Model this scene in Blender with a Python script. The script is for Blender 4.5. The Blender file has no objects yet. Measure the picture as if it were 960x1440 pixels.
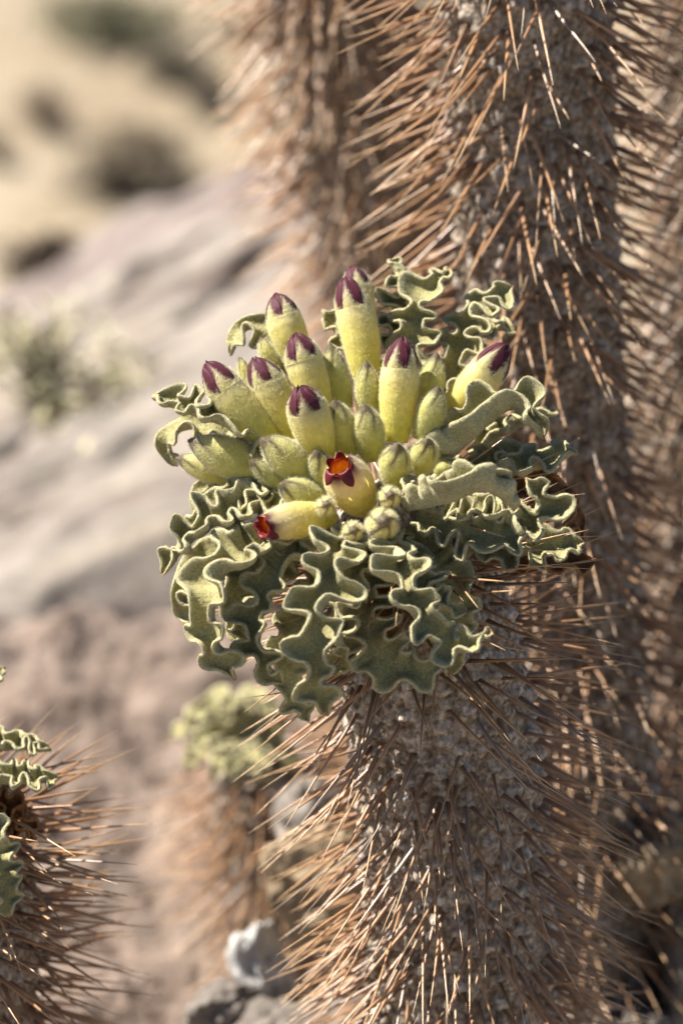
import bpy, math, random
import numpy as np
from mathutils import Vector, Matrix, noise

random.seed(7)
RNG = np.random.default_rng(7)
scene = bpy.context.scene
COL = scene.collection

# ------------------------------------------------------------------ camera
PITCH = math.radians(25.0)
DIST = 1.43
TARGET = np.array([0.0, 0.0, 1.0])
FWD = np.array([0.0, math.cos(PITCH), -math.sin(PITCH)])
RGT = np.array([1.0, 0.0, 0.0])
UPV = np.array([0.0, math.sin(PITCH), math.cos(PITCH)])
CAMP = TARGET - FWD * DIST
cam_data = bpy.data.cameras.new("camera")
cam = bpy.data.objects.new("camera", cam_data)
COL.objects.link(cam)
cam.location = CAMP
cam.rotation_euler = (math.radians(90) - PITCH, 0, 0)
cam_data.lens = 100
cam_data.sensor_width = 36
cam_data.clip_start = 0.05
cam_data.clip_end = 5000
cam_data.dof.use_dof = True
cam_data.dof.focus_distance = DIST - 0.018
cam_data.dof.aperture_fstop = 4.8
scene.camera = cam

# ------------------------------------------------------------------ light
SUN_AZ = math.radians(20)      # measured from -x (left) towards +y (away)
SUN_EL = math.radians(49)
to_sun = Vector((-math.cos(SUN_AZ) * math.cos(SUN_EL), math.sin(SUN_AZ) * math.cos(SUN_EL), math.sin(SUN_EL)))
world = bpy.data.worlds.new("World")
scene.world = world
world.use_nodes = True
wn = world.node_tree
wn.nodes.clear()
sky = wn.nodes.new("ShaderNodeTexSky")
sky.sky_type = 'NISHITA'
sky.sun_disc = False
sky.sun_elevation = SUN_EL
sky.sun_rotation = math.atan2(to_sun.x, to_sun.y)
sky.dust_density = 0.4
sky.air_density = 0.8
sky.altitude = 900
bg = wn.nodes.new("ShaderNodeBackground")
bg.inputs[1].default_value = 0.05
wo = wn.nodes.new("ShaderNodeOutputWorld")
wn.links.new(sky.outputs[0], bg.inputs[0])
wn.links.new(bg.outputs[0], wo.inputs[0])
sun_data = bpy.data.lights.new("sun", 'SUN')
sun_data.energy = 5.0
sun_data.angle = math.radians(0.53)
sun_data.color = (1.0, 0.94, 0.84)
sun = bpy.data.objects.new("sun", sun_data)
COL.objects.link(sun)
sun.location = (-3, 2, 6)
sun.rotation_euler = to_sun.to_track_quat('Z', 'Y').to_euler()

scene.view_settings.view_transform = 'Standard'
scene.view_settings.look = 'None'
scene.view_settings.exposure = 1.5
scene.cycles.max_bounces = 8
scene.cycles.diffuse_bounces = 2
scene.view_settings.gamma = 1.0


# ------------------------------------------------------------------ helpers
def W(px, py, dz=0.0):
    """photo pixel + centimetres in front of the focal plane -> world point"""
    D = DIST - dz / 100.0
    return CAMP + FWD * D + RGT * ((px - 480.0) / 4000.0 * D) + UPV * ((720.0 - py) / 4000.0 * D)


def CV(x, y, z):
    """camera-frame direction (right, up, toward camera) -> world direction"""
    v = RGT * x + UPV * y - FWD * z
    return v / np.linalg.norm(v)


def nrm(a):
    return a / np.maximum(np.linalg.norm(a, axis=-1, keepdims=True), 1e-12)


def sstep(x, a, b):
    t = np.clip((x - a) / (b - a), 0, 1)
    return t * t * (3 - 2 * t)


def mk(name, V, quads=None, tris=None, mats=(), col=None, qmat=0, tmat=0, parent=None, origin=None, smooth=True):
    V = np.asarray(V, dtype=np.float64)
    if origin is not None:
        V = V - origin
    nq = 0 if quads is None else len(quads)
    nt = 0 if tris is None else len(tris)
    me = bpy.data.meshes.new(name)
    me.vertices.add(len(V))
    me.vertices.foreach_set("co", V.astype(np.float32).ravel())
    idx = []
    if nq:
        idx.append(np.asarray(quads, dtype=np.int32).ravel())
    if nt:
        idx.append(np.asarray(tris, dtype=np.int32).ravel())
    idx = np.concatenate(idx)
    me.loops.add(len(idx))
    me.loops.foreach_set("vertex_index", idx)
    me.polygons.add(nq + nt)
    starts = np.concatenate([np.arange(nq) * 4, nq * 4 + np.arange(nt) * 3]).astype(np.int32)
    me.polygons.foreach_set("loop_start", starts)
    mi = np.concatenate([np.broadcast_to(np.asarray(qmat), (nq,)), np.broadcast_to(np.asarray(tmat), (nt,))]).astype(np.int32)
    me.polygons.foreach_set("material_index", mi)
    me.polygons.foreach_set("use_smooth", np.full(nq + nt, smooth, dtype=bool))
    if col is not None:
        c = np.ones((len(V), 4), dtype=np.float32)
        c[:, :3] = col
        at = me.color_attributes.new("Col", 'FLOAT_COLOR', 'POINT')
        at.data.foreach_set("color", c.ravel())
    for m in mats:
        me.materials.append(m)
    me.update(calc_edges=True)
    me.validate()
    ob = bpy.data.objects.new(name, me)
    COL.objects.link(ob)
    if parent is not None:
        ob.parent = parent
    elif origin is not None:
        ob.location = origin
    return ob


def thing(name, loc, label, cat, group=None):
    o = bpy.data.objects.new(name, None)
    COL.objects.link(o)
    o.empty_display_size = 0.02
    o.location = loc
    o["label"] = label
    o["category"] = cat
    if group:
        o["group"] = group
    return o


def tag(o, label, cat, group=None):
    o["label"] = label
    o["category"] = cat
    if group:
        o["group"] = group
    return o


def grid_quads(n, m, wrap=False):
    """n rows, m columns; wrap closes the columns"""
    i = np.arange(n - 1)[:, None]
    j = np.arange(m if wrap else m - 1)[None, :]
    j2 = (j + 1) % m
    a = i * m + j
    b = i * m + j2
    c = (i + 1) * m + j2
    d = (i + 1) * m + j
    return np.stack([a, b, c, d], -1).reshape(-1, 4)


def spline(pts, n):
    """Catmull-Rom through pts, n samples even in arc length"""
    P = np.asarray(pts, float)
    P = np.vstack([2 * P[0] - P[1], P, 2 * P[-1] - P[-2]])
    out = []
    for k in range(1, len(P) - 2):
        t = np.linspace(0, 1, 40, endpoint=False)[:, None]
        a, b, c, d = P[k - 1], P[k], P[k + 1], P[k + 2]
        out.append(0.5 * ((2 * b) + (c - a) * t + (2 * a - 5 * b + 4 * c - d) * t ** 2 + (3 * b - a - 3 * c + d) * t ** 3))
    out.append(P[-2][None])
    Q = np.vstack(out)
    s = np.concatenate([[0], np.cumsum(np.linalg.norm(np.diff(Q, axis=0), axis=1))])
    u = np.linspace(0, s[-1], n)
    return np.stack([np.interp(u, s, Q[:, k]) for k in range(3)], 1), s[-1]


def smooth_noise1(n, k, rng):
    xs = np.linspace(0, k, n)
    v = rng.uniform(-1, 1, k + 2)
    i = np.floor(xs).astype(int)
    f = xs - i
    f = f * f * (3 - 2 * f)
    return v[i] * (1 - f) + v[i + 1] * f


def hair_tris(P, D, length, width, base):
    """one thin triangle per hair"""
    n = len(P)
    side = nrm(np.cross(D, RNG.normal(size=(n, 3))))
    L = (length * RNG.uniform(0.55, 1.25, n))[:, None]
    V = np.empty((n, 3, 3))
    V[:, 0] = P + side * width * 0.5
    V[:, 1] = P - side * width * 0.5
    V[:, 2] = P + D * L
    return V.reshape(-1, 3), base + np.arange(n * 3).reshape(-1, 3)


def sample_grid(V, N, quads, n, weight=None):
    A = np.linalg.norm(np.cross(V[quads[:, 2]] - V[quads[:, 0]], V[quads[:, 3]] - V[quads[:, 1]]), axis=1)
    if weight is not None:
        A = A * weight[quads].mean(1)
    p = A / A.sum()
    q = quads[RNG.choice(len(quads), n, p=p)]
    s = RNG.random((n, 1))
    t = RNG.random((n, 1))
    def bl(X):
        return (X[q[:, 0]] * (1 - s) + X[q[:, 1]] * s) * (1 - t) + (X[q[:, 3]] * (1 - s) + X[q[:, 2]] * s) * t
    return bl(V), nrm(bl(N)), q


def vnormals(V, quads):
    N = np.zeros_like(V)
    fn = np.cross(V[quads[:, 2]] - V[quads[:, 0]], V[quads[:, 3]] - V[quads[:, 1]])
    for k in range(4):
        np.add.at(N, quads[:, k], fn)
    return nrm(N)


# ------------------------------------------------------------------ materials
def new_mat(name):
    m = bpy.data.materials.new(name)
    m.use_nodes = True
    nt = m.node_tree
    nt.nodes.clear()
    out = nt.nodes.new("ShaderNodeOutputMaterial")
    return m, nt, out


def nd(nt, kind, **kw):
    n = nt.nodes.new(kind)
    for k, v in kw.items():
        setattr(n, k, v)
    return n


def attr_mat(name, rough=0.6, transl=0.0, tcol=(1, 1, 1), noise_scale=300, noise_amt=0.15, bump=0.15, bump_scale=900,
             spec=0.4, sheen=0.0, bump_dist=0.0005):
    m, nt, out = new_mat(name)
    L = nt.links.new
    at = nd(nt, "ShaderNodeVertexColor", layer_name="Col")
    tc = nd(nt, "ShaderNodeTexCoord")
    nz = nd(nt, "ShaderNodeTexNoise")
    nz.inputs["Scale"].default_value = noise_scale
    nz.inputs["Detail"].default_value = 4
    L(tc.outputs["Object"], nz.inputs["Vector"])
    mr = nd(nt, "ShaderNodeMapRange")
    mr.inputs[1].default_value = 0.3
    mr.inputs[2].default_value = 0.7
    mr.inputs[3].default_value = 1 - noise_amt
    mr.inputs[4].default_value = 1 + noise_amt
    L(nz.outputs[0], mr.inputs[0])
    mx = nd(nt, "ShaderNodeVectorMath", operation='SCALE')
    L(at.outputs[0], mx.inputs[0])
    L(mr.outputs[0], mx.inputs["Scale"])
    p = nd(nt, "ShaderNodeBsdfPrincipled")
    p.inputs["Roughness"].default_value = rough
    p.inputs["Specular IOR Level"].default_value = spec
    p.inputs["Sheen Weight"].default_value = sheen
    p.inputs["Sheen Roughness"].default_value = 0.5
    L(mx.outputs[0], p.inputs["Base Color"])
    if bump > 0:
        n2 = nd(nt, "ShaderNodeTexNoise")
        n2.inputs["Scale"].default_value = bump_scale
        n2.inputs["Detail"].default_value = 3
        L(tc.outputs["Object"], n2.inputs["Vector"])
        b = nd(nt, "ShaderNodeBump")
        b.inputs["Strength"].default_value = bump
        b.inputs["Distance"].default_value = bump_dist
        L(n2.outputs[0], b.inputs["Height"])
        L(b.outputs[0], p.inputs["Normal"])
    if transl > 0:
        tr = nd(nt, "ShaderNodeBsdfTranslucent")
        tm = nd(nt, "ShaderNodeVectorMath", operation='MULTIPLY')
        L(mx.outputs[0], tm.inputs[0])
        tm.inputs[1].default_value = tcol
        L(tm.outputs[0], tr.inputs[0])
        ms = nd(nt, "ShaderNodeMixShader")
        ms.inputs[0].default_value = transl
        L(p.outputs[0], ms.inputs[1])
        L(tr.outputs[0], ms.inputs[2])
        L(ms.outputs[0], out.inputs[0])
    else:
        L(p.outputs[0], out.inputs[0])
    return m


M_LEAF = attr_mat("leaf_felt", rough=0.9, transl=0.07, tcol=(0.9, 1.1, 0.5), noise_scale=900, noise_amt=0.30, bump=0.8, bump_scale=1500, spec=0.15, sheen=0.15)
M_DEAD = attr_mat("dead_leaf", rough=0.7, transl=0.3, tcol=(1.2, 0.8, 0.4), noise_scale=250, noise_amt=0.35, bump=0.4, bump_scale=600, spec=0.3)
M_FLOWER = attr_mat("flower_tube", rough=0.6, transl=0.42, tcol=(1.12, 1.05, 0.62), noise_scale=350, noise_amt=0.10, bump=0.2, bump_scale=1500, spec=0.3, sheen=0.1)
M_PETAL = attr_mat("petal", rough=0.48, transl=0.38, tcol=(1.15, 0.95, 0.62), noise_scale=400, noise_amt=0.25, bump=0.12, bump_scale=700, spec=0.5)
M_HAIR = attr_mat("plant_hair", rough=0.6, transl=0.5, noise_amt=0.05, bump=0, spec=0.3)
M_SPINE = attr_mat("spine", rough=0.30, transl=0.10, tcol=(1.3, 0.9, 0.6), noise_scale=250, noise_amt=0.3, bump=0.1, bump_scale=500, spec=0.6)
M_BARK = attr_mat("stem_bark", rough=0.9, noise_scale=330, noise_amt=0.6, bump=1.0, bump_scale=420, spec=0.1, bump_dist=0.0015)

CREAM_HAIR = np.array([0.92, 0.89, 0.72])


# ------------------------------------------------------------------ leaf
def leaf(parent, org, pts, hw, up, fold=35, nw=6, amp=1.0, seed=0, dead=False, name="leaf", thick=1.0, hairs=1.0):
    """pts: (px,py,dz) midrib, hw: half width in photo px, up: camera-frame side the blade faces"""
    rng = np.random.default_rng(1000 + seed)
    nu, nv = (160, 14) if hairs > 0 or dead else (70, 9)
    C, Ln = spline([W(*p) for p in pts], nu)
    hw_m = hw / 2797.0
    u = np.linspace(0, 1, nu)
    T = nrm(np.gradient(C, axis=0))
    N0 = CV(*up)
    # blend hint with the curve's own bend so the frame turns with the leaf
    B = np.cross(T, np.broadcast_to(N0, T.shape))
    B = nrm(B)
    for _ in range(6):
        B[1:-1] = nrm((B[:-2] + B[1:-1] * 2 + B[2:]) / 4)
    N = nrm(np.cross(B, T))
    tw = smooth_noise1(nu, 3, rng) * 0.25
    c, s_ = np.cos(tw)[:, None], np.sin(tw)[:, None]
    B, N = B * c + N * s_, N * c - B * s_
    width = hw_m * (0.42 + 0.58 * sstep(u, 0, 0.38)) * (1 - u ** 3.2) ** 0.55
    width = np.maximum(width, hw_m * 0.03)
    v = np.linspace(-1, 1, nv * 2 - 1)
    v = np.sign(v) * np.abs(v) ** 0.85
    wl = Ln / max(nw, 1)
    A0 = 0.33 * wl * amp
    surf = np.zeros((nu, len(v), 3))
    fo = math.radians(fold) * (1 + 0.35 * smooth_noise1(nu, 4, rng))
    side = {}
    for s in (-1, 1):
        ph = 2 * math.pi * (nw * u + rng.uniform(0, 1)) + 2.1 * smooth_noise1(nu, nw, rng)
        am = A0 * (1 + 0.75 * smooth_noise1(nu, nw + 2, rng)) * sstep(u, 0.0, 0.15) * (0.35 + 0.65 * sstep(1 - u, 0, 0.16))
        psi = rng.uniform(-0.4, 0.4)
        side[s] = (ph, am, psi)
    omg = rng.uniform(0.16, 0.30)
    curlp = 0.5 + 0.5 * smooth_noise1(nu, 5, rng)
    for j, vv in enumerate(v):
        s = -1 if vv < 0 else 1
        ph, am, psi = side[s]
        a = abs(vv)
        e = a ** 1.25
        # channelled cross-section: steep near the margin
        # (lat, hgt) integrates a wall that turns up from the midrib to the margin
        aa = np.linspace(0, a, 12)
        an = fo[:, None] * (0.40 + 1.45 * aa[None, :] ** 1.1)
        lat = width * a * np.cos(an).mean(1)
        hgt = width * a * np.sin(an).mean(1)
        ang = fo * (0.40 + 1.45 * a ** 1.1)
        wave = np.sin(ph) + 0.25 * np.sin(0.53 * ph + 2 * psi) + 0.14 * np.sin(2.6 * ph + 3 * psi)
        disp = am * e * wave
        x = s * (lat - np.sin(ang) * disp)
        z = hgt + np.cos(ang) * disp
        y = -am * e * omg * np.sin(2 * ph + psi)
        # the margin rolls outward a little
        roll = curlp * width * 0.20 * sstep(np.array(a), 0.72, 1.0)
        x = x + s * roll * np.sin(ang)
        z = z - roll * np.cos(ang) * 0.6
        surf[:, j] = C + B * x[:, None] + N * z[:, None] + T * y[:, None]
    # surface normals
    du = np.gradient(surf, axis=0)
    dv = np.gradient(surf, axis=1)
    SN = nrm(np.cross(dv, du))
    if np.sum(SN[:, nv - 1] * N) < 0:
        SN = -SN
    va = np.abs(v)
    th = 0.00085 * thick * (0.75 + 0.55 * sstep(va, 0.70, 0.95)) * np.sqrt(np.clip(1 - va ** 12, 0.03, 1))
    th = th[None, :, None] * (0.4 + 0.6 * sstep(1 - u, 0, 0.05))[:, None, None]
    keel = (0.0014 * thick * np.exp(-(v / 0.10) ** 2))[None, :, None] * (1 - 0.8 * u)[:, None, None]
    surf = surf + SN * (rng.normal(0, 0.00013, (nu, len(v), 1)))
    top = surf + SN * th
    bot = surf - SN * (th + keel)
    loop = np.concatenate([top, bot[:, ::-1]], 1)
    m = loop.shape[1]
    V = loop.reshape(-1, 3)
    Q = grid_quads(nu, m, wrap=True)
    NV = vnormals(V, Q)
    chk = np.sum(NV.reshape(nu, m, 3)[:, :len(v)] * SN)
    if chk < 0:
        Q = Q[:, ::-1]
        NV = -NV
    # colour: green felt, pale dense felt on the margin
    vl = np.concatenate([va, va[::-1]])
    rim = sstep(vl, 0.70, 1.0)[None, :] * np.ones((nu, 1))
    topf = np.concatenate([np.ones(len(v)), np.zeros(len(v))])[None, :]
    if dead:
        base = np.array([0.20, 0.085, 0.025]) * (1 + 0.3 * smooth_noise1(nu, 6, rng))[:, None, None] * np.ones((1, m, 1))
        rimc = np.array([0.30, 0.16, 0.06])
        tipc = np.array([0.25, 0.12, 0.05])
    else:
        gt = np.array([0.285, 0.258, 0.118])
        gb = np.array([0.40, 0.362, 0.20])
        k = rng.uniform(0.92, 1.1)
        base = (gt * topf[..., None] + gb * (1 - topf[..., None])) * k * np.ones((nu, 1, 1))
        rimc = np.array([0.40, 0.365, 0.215])
        tipc = np.array([0.40, 0.30, 0.15])
    midl = np.exp(-(vl / 0.06) ** 2)[None, :, None] * 0.35
    col = base * (1 - midl) + rimc * 0.8 * midl
    vein = np.exp(-(np.sin(np.pi * (u[:, None] * 13 - vl[None, :] * 2.2)) / 0.22) ** 2) * topf * (1 - vl[None, :] ** 3)
    pa = rng.uniform(0, 6, 4)
    blot = 0.13 * np.sin(u * 8 + pa[0])[:, None] * np.sin(np.linspace(0, 7, m) + pa[1])[None, :] + 0.10 * np.sin(u * 21 + pa[2])[:, None] * np.sin(np.linspace(0, 15, m) + pa[3])[None, :]
    col = col * (1 + 0.16 * vein + blot)[..., None]
    col = col * (1 - rim[..., None]) + rimc * rim[..., None]
    tip = sstep(u, 0.955, 1.0)[:, None, None]
    col = (col * (1 - tip) + tipc * tip).reshape(-1, 3)
    tris = None
    mats = [M_DEAD if dead else M_LEAF, M_HAIR]
    if hairs > 0 and not dead:
        wgt = (0.55 + 1.5 * rim.reshape(-1))
        n = int(10000 * hairs * (Ln * hw_m) / (0.09 * 0.0145))
        P, PN, q = sample_grid(V, NV, Q, n, wgt)
        D = nrm(PN + 0.55 * RNG.normal(size=PN.shape))
        hv, tris = hair_tris(P, D, 0.00105, 0.00011, len(V))
        hc = np.repeat(col[q[:, 0]] * 0.45 + np.array([0.58, 0.53, 0.33]) * 0.55, 3, axis=0)
        V = np.vstack([V, hv])
        col = np.vstack([col, hc])
    # end caps: collapse is tiny, close with a fan
    c0 = len(V)
    V = np.vstack([V, loop[0].mean(0), loop[-1].mean(0)])
    col = np.vstack([col, col[:1], col[m * (nu - 1):m * (nu - 1) + 1]])
    j = np.arange(m)
    cap0 = np.stack([np.full(m, c0), (j + 1) % m, j], 1)
    r = m * (nu - 1)
    cap1 = np.stack([np.full(m, c0 + 1), r + j, r + (j + 1) % m], 1)
    caps = np.vstack([cap0, cap1])
    if tris is None:
        tris, tm = caps, 0
    else:
        tm = np.concatenate([np.ones(len(tris), int), np.zeros(len(caps), int)])
        tris = np.vstack([tris, caps])
    return mk(name, V, Q, tris, mats, col, 0, tm, parent, org)


# ------------------------------------------------------------------ flowers and buds
PT = np.array([0, 0.08, 0.2, 0.4, 0.58, 0.72, 0.82, 0.90, 0.96, 1.0])
PR = np.array([0.54, 0.67, 0.82, 0.97, 1.0, 0.92, 0.78, 0.60, 0.40, 0.10])
BT = np.array([0, 0.08, 0.2, 0.4, 0.58, 0.72, 0.84, 0.92, 0.97, 1.0])
BR = np.array([0.60, 0.74, 0.87, 0.99, 1.0, 0.84, 0.60, 0.37, 0.18, 0.03])


def smooth_interp(t, xs, ys):
    # monotone-ish smooth interpolation of a profile
    tt = np.linspace(0, 1, 400)
    y = np.interp(tt, xs, ys)
    k = np.hanning(25)
    k /= k.sum()
    yp = np.concatenate([np.full(12, y[0]) - (y[12:0:-1] - y[0]), y, np.full(12, y[-1]) + (y[-1] - y[-2:-14:-1])])
    ys2 = np.convolve(yp, k, 'valid')
    return np.interp(t, tt, ys2)


def frame(base, tip, roll):
    z = tip - base
    L = np.linalg.norm(z)
    z = z / L
    a = np.array([0.3, 1.0, 0.2])
    x = nrm(np.cross(a, z))
    y = np.cross(z, x)
    c, s = math.cos(roll), math.sin(roll)
    return x * c + y * s, y * c - x * s, z, L


def lathe(t, r, phi, fr, base, L, bend=0.0):
    x, y, z, _ = fr
    R = r[:, None] * np.ones((1, len(phi))) if r.ndim == 1 else r
    P = base + (np.cos(phi)[None, :, None] * x + np.sin(phi)[None, :, None] * y) * R[..., None] + (t * L)[:, None, None] * z
    P = P + (bend * L * np.sin(np.pi * np.clip(t, 0, 1)))[:, None, None] * x
    return P


def add_hairs(V, Q, col, n, length, hc, width=0.00011, tilt=None, weight=None):
    NV = vnormals(V, Q)
    P, PN, q = sample_grid(V, NV, Q, n, weight)
    D = PN + 0.30 * RNG.normal(size=PN.shape)
    if tilt is not None:
        D = D + tilt
    hv, tr = hair_tris(P, nrm(D), length, width, len(V))
    lum = np.clip(col[q[:, 0]].mean(1, keepdims=True) / 0.3, 0.2, 1)
    hcol = np.repeat((col[q[:, 0]] * 0.25 + np.asarray(hc) * 0.75) * lum, 3, axis=0)
    return np.vstack([V, hv]), tr, np.vstack([col, hcol])


def tube_color(t, n, young=0.0):
    g = np.array([0.66, 0.62, 0.10])
    yel = np.array([0.82, 0.73, 0.22])
    crm = np.array([0.82, 0.73, 0.42])
    a = sstep(t, 0.05, 0.5)[:, None]
    b = sstep(t, 0.45, 0.8)[:, None]
    c = g * (1 - a) + yel * a
    c = c * (1 - b) + crm * b
    grn = np.array([0.48, 0.48, 0.14])
    c = c * (1 - young) + grn * young
    return np.repeat(c[:, None, :], n, axis=1)


MAROON = np.array([0.085, 0.008, 0.020])
MAROON2 = np.array([0.15, 0.026, 0.055])


def flower(parent, org, base, tip, wpx, kind="closed", roll=0.0, seed=0, tint=0.0):
    rng = np.random.default_rng(500 + seed)
    b, tp = W(*base), W(*tip)
    fr = frame(b, tp, roll)
    x, y, z, L = fr
    R = wpx * (0.90 if kind == 'closed' else 0.96) / 2 / 2797.0
    bend = rng.uniform(-0.035, 0.035)
    nph, nt = 48, 34
    phi = np.linspace(0, 2 * np.pi, nph, endpoint=False)
    top = 0.70 if kind == "closed" else 0.90
    t = np.linspace(0, top, nt)
    prof = smooth_interp(t, PT, PR)
    if kind == "open":
        prof = smooth_interp(t, np.array([0, .1, .25, .45, .65, .8, .9, 1]), np.array([.5, .68, .87, 1.0, .98, .78, .54, .4]))
    lob = 1 + 0.028 * sstep(t, 0.3, 0.8)[:, None] * np.cos(5 * phi)[None, :] + 0.02 * rng.normal(size=(1, 1))
    r = R * prof[:, None] * lob
    P = lathe(t, r, phi, fr, b, L, bend)
    V = P.reshape(-1, 3)
    Q = grid_quads(nt, nph, wrap=True)
    col = tube_color(t, nph, tint)
    if kind == "open":
        mr_ = (sstep(t, 0.74, 0.89)[:, None] * (0.25 + 0.75 * np.abs(np.cos(2.5 * phi))[None, :]) + sstep(t, 0.86, 0.9)[:, None])
        mr_ = np.clip(mr_, 0, 1)[..., None]
        col = col * (1 - mr_) + MAROON * 1.2 * mr_
    # faint rosy flush, and stripes
    fl = sstep(t, 0.6, 0.95)[:, None, None] * (0.04 + 0.12 * (0.5 - 0.5 * np.cos(5 * phi))[None, :, None] ** 2)
    col = col * (1 - fl) + np.array([0.42, 0.16, 0.12]) * fl
    col = col.reshape(-1, 3)
    n = int(4800 * (L * R) / (0.042 * 0.0105))
    V2, tr, col2 = add_hairs(V, Q, col, n, 0.0014, CREAM_HAIR, width=0.00009, tilt=z * 0.25)
    # base cap
    c0 = len(V2)
    V2 = np.vstack([V2, b[None]])
    col2 = np.vstack([col2, col[:1]])
    j = np.arange(nph)
    cap = np.stack([np.full(nph, c0), (j + 1) % nph, j], 1)
    tm = np.concatenate([np.ones(len(tr), int), np.zeros(len(cap), int)])
    fo = mk("flower", V2, Q, np.vstack([tr, cap]), [M_FLOWER, M_HAIR], col2, 0, tm, parent, org)
    if kind == "closed":
        tc_ = np.linspace(0.45, 0.95, 10)  # unseen stamen cone, added to block sunlight leaking through the petal tips
        rc_ = R * np.interp(tc_, [0.45, 0.6, 0.85, 0.95], [0.62, 0.60, 0.42, 0.02])
        Pc = lathe(tc_, rc_, phi, fr, b, L, bend)
        mk("stamen_light_block", Pc.reshape(-1, 3), grid_quads(10, nph, wrap=True), None, [M_PETAL],
           np.repeat((np.array([0.55, 0.42, 0.14]) * (1 - sstep(tc_, 0.7, 0.9)[:, None]) + MAROON * sstep(tc_, 0.7, 0.9)[:, None])[:, None], nph, 1).reshape(-1, 3), 0, 0, fo, org)
        for k in range(5):
            pc = k * 2 * np.pi / 5
            ns, nq = 22, 19
            q = np.linspace(0, 1, ns)
            tt = 0.66 + 0.345 * q + (rng.uniform(-0.012, 0.012)) * q
            half = np.radians(53) * np.sqrt(np.clip(1 - (q * 0.975) ** 5, 0, 1))
            w = np.linspace(-1, 1, nq)
            ph = pc + half[:, None] * w[None, :] + np.radians(10) * q[:, None]
            pr = smooth_interp(np.clip(tt, 0, 1), PT, PR)[:, None] * R
            over = 0.972 + 0.073 * sstep(q, 0.0, 0.45)[:, None] + 0.055 * w[None, :] * sstep(q, 0, .5)[:, None] + 0.06 * (q ** 6)[:, None] * rng.uniform(-0.5, 1.2)
            rr = pr * over * (1 + 0.028 * np.cos(5 * ph))
            # lobes drop at the edges so the tip reads as separate rounded petals
            zz = tt[:, None] - 0.022 * (w[None, :] ** 2) * (q ** 2)[:, None]
            xx = np.cos(ph)[..., None] * x + np.sin(ph)[..., None] * y
            PP = b + xx * rr[..., None] + zz[..., None] * L * z + (bend * L * np.sin(np.pi * np.clip(tt, 0, 1)))[:, None, None] * x
            ww = np.radians(50) * np.interp(q, [0, .12, .25, .45, .65, .85, 1], [1.2, .80, .46, .27, .12, -.08, -.3])
            dphi = np.abs(half[:, None] * w[None, :])
            mar = sstep(dphi - ww[:, None] + 0.05 * rng.normal(size=(ns, nq)), -0.26, 0.12)
            jit = 0.85 + 0.3 * rng.random((ns, nq))
            cc = np.repeat(tube_color(tt, nq, tint)[:, :, :], 1, axis=1)
            cc = cc * (np.array([0.94, 0.93, 0.66]) + (1 - np.array([0.94, 0.93, 0.66])) * sstep(q, 0.0, 0.6)[:, None, None])
            cc = cc * (1 - 0.25 * q[:, None, None]) + np.array([0.35, 0.10, 0.10]) * 0.25 * q[:, None, None]
            mcol = MAROON * (1 - 0.5 * np.abs(w)[None, :, None]) + MAROON2 * 0.5 * np.abs(w)[None, :, None]
            cc = cc * (1 - mar[..., None]) + mcol * jit[..., None] * mar[..., None]
            Vp = PP.reshape(-1, 3)
            Vin = (PP - xx * (0.055 * R)).reshape(-1, 3)
            Qp = grid_quads(ns, nq)
            fn = np.sum(np.cross(Vp[Qp[:, 2]] - Vp[Qp[:, 0]], Vp[Qp[:, 3]] - Vp[Qp[:, 1]]) * xx.reshape(-1, 3)[Qp[:, 0]])
            if fn < 0:
                Qp = Qp[:, ::-1]
            Qo = np.vstack([Qp, Qp[:, ::-1] + len(Vp)])
            # stitch the borders
            bd = np.concatenate([np.arange(nq), np.arange(1, ns) * nq + nq - 1, (ns - 1) * nq + np.arange(nq - 2, -1, -1), np.arange(ns - 2, 0, -1) * nq])
            b2 = np.roll(bd, -1)
            Qo = np.vstack([Qo, np.stack([bd, bd + len(Vp), b2 + len(Vp), b2], 1)])
            Va = np.vstack([Vp, Vin])
            ci = cc.reshape(-1, 3)
            ca = np.vstack([ci, np.tile(MAROON * 0.9, (len(Vin), 1))])
            wgt = 1 - mar.reshape(-1) * 0.93
            Vh, trh, ch = add_hairs(Vp, Qp, ci, 560, 0.0012, CREAM_HAIR, tilt=z * 0.4, weight=wgt)
            off = len(Va)
            Va2 = np.vstack([Va, Vh[len(Vp):]])
            ca2 = np.vstack([ca, ch[len(Vp):]])
            trh = trh - len(Vp) + off
            mk("petal", Va2, Qo, trh, [M_FLOWER, M_HAIR], ca2, 0, 1, fo, org)
    else:
        # throat: the tube's inner wall
        ns = 16
        q = np.linspace(0, 1, ns)
        tt = 0.90 - 0.55 * q
        rr = R * (0.46 * (1 - q) + 0.20 * q + 0.10 * np.sin(np.pi * q))
        Pi = lathe(tt, rr, phi, fr, b, L, bend)
        rim = np.array([0.30, 0.03, 0.02])
        org_c = np.array([0.62, 0.22, 0.03])
        yel_c = np.array([0.75, 0.45, 0.07])
        a = sstep(q, 0.06, 0.22)[:, None]
        bb = sstep(q, 0.25, 0.6)[:, None]
        ci = rim * (1 - a) + org_c * a
        ci = ci * (1 - bb) + yel_c * bb
        mk("throat", Pi.reshape(-1, 3), grid_quads(ns, nph, wrap=True), None, [M_PETAL], np.repeat(ci[:, None], nph, 1).reshape(-1, 3), 0, 0, fo, org)
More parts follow.
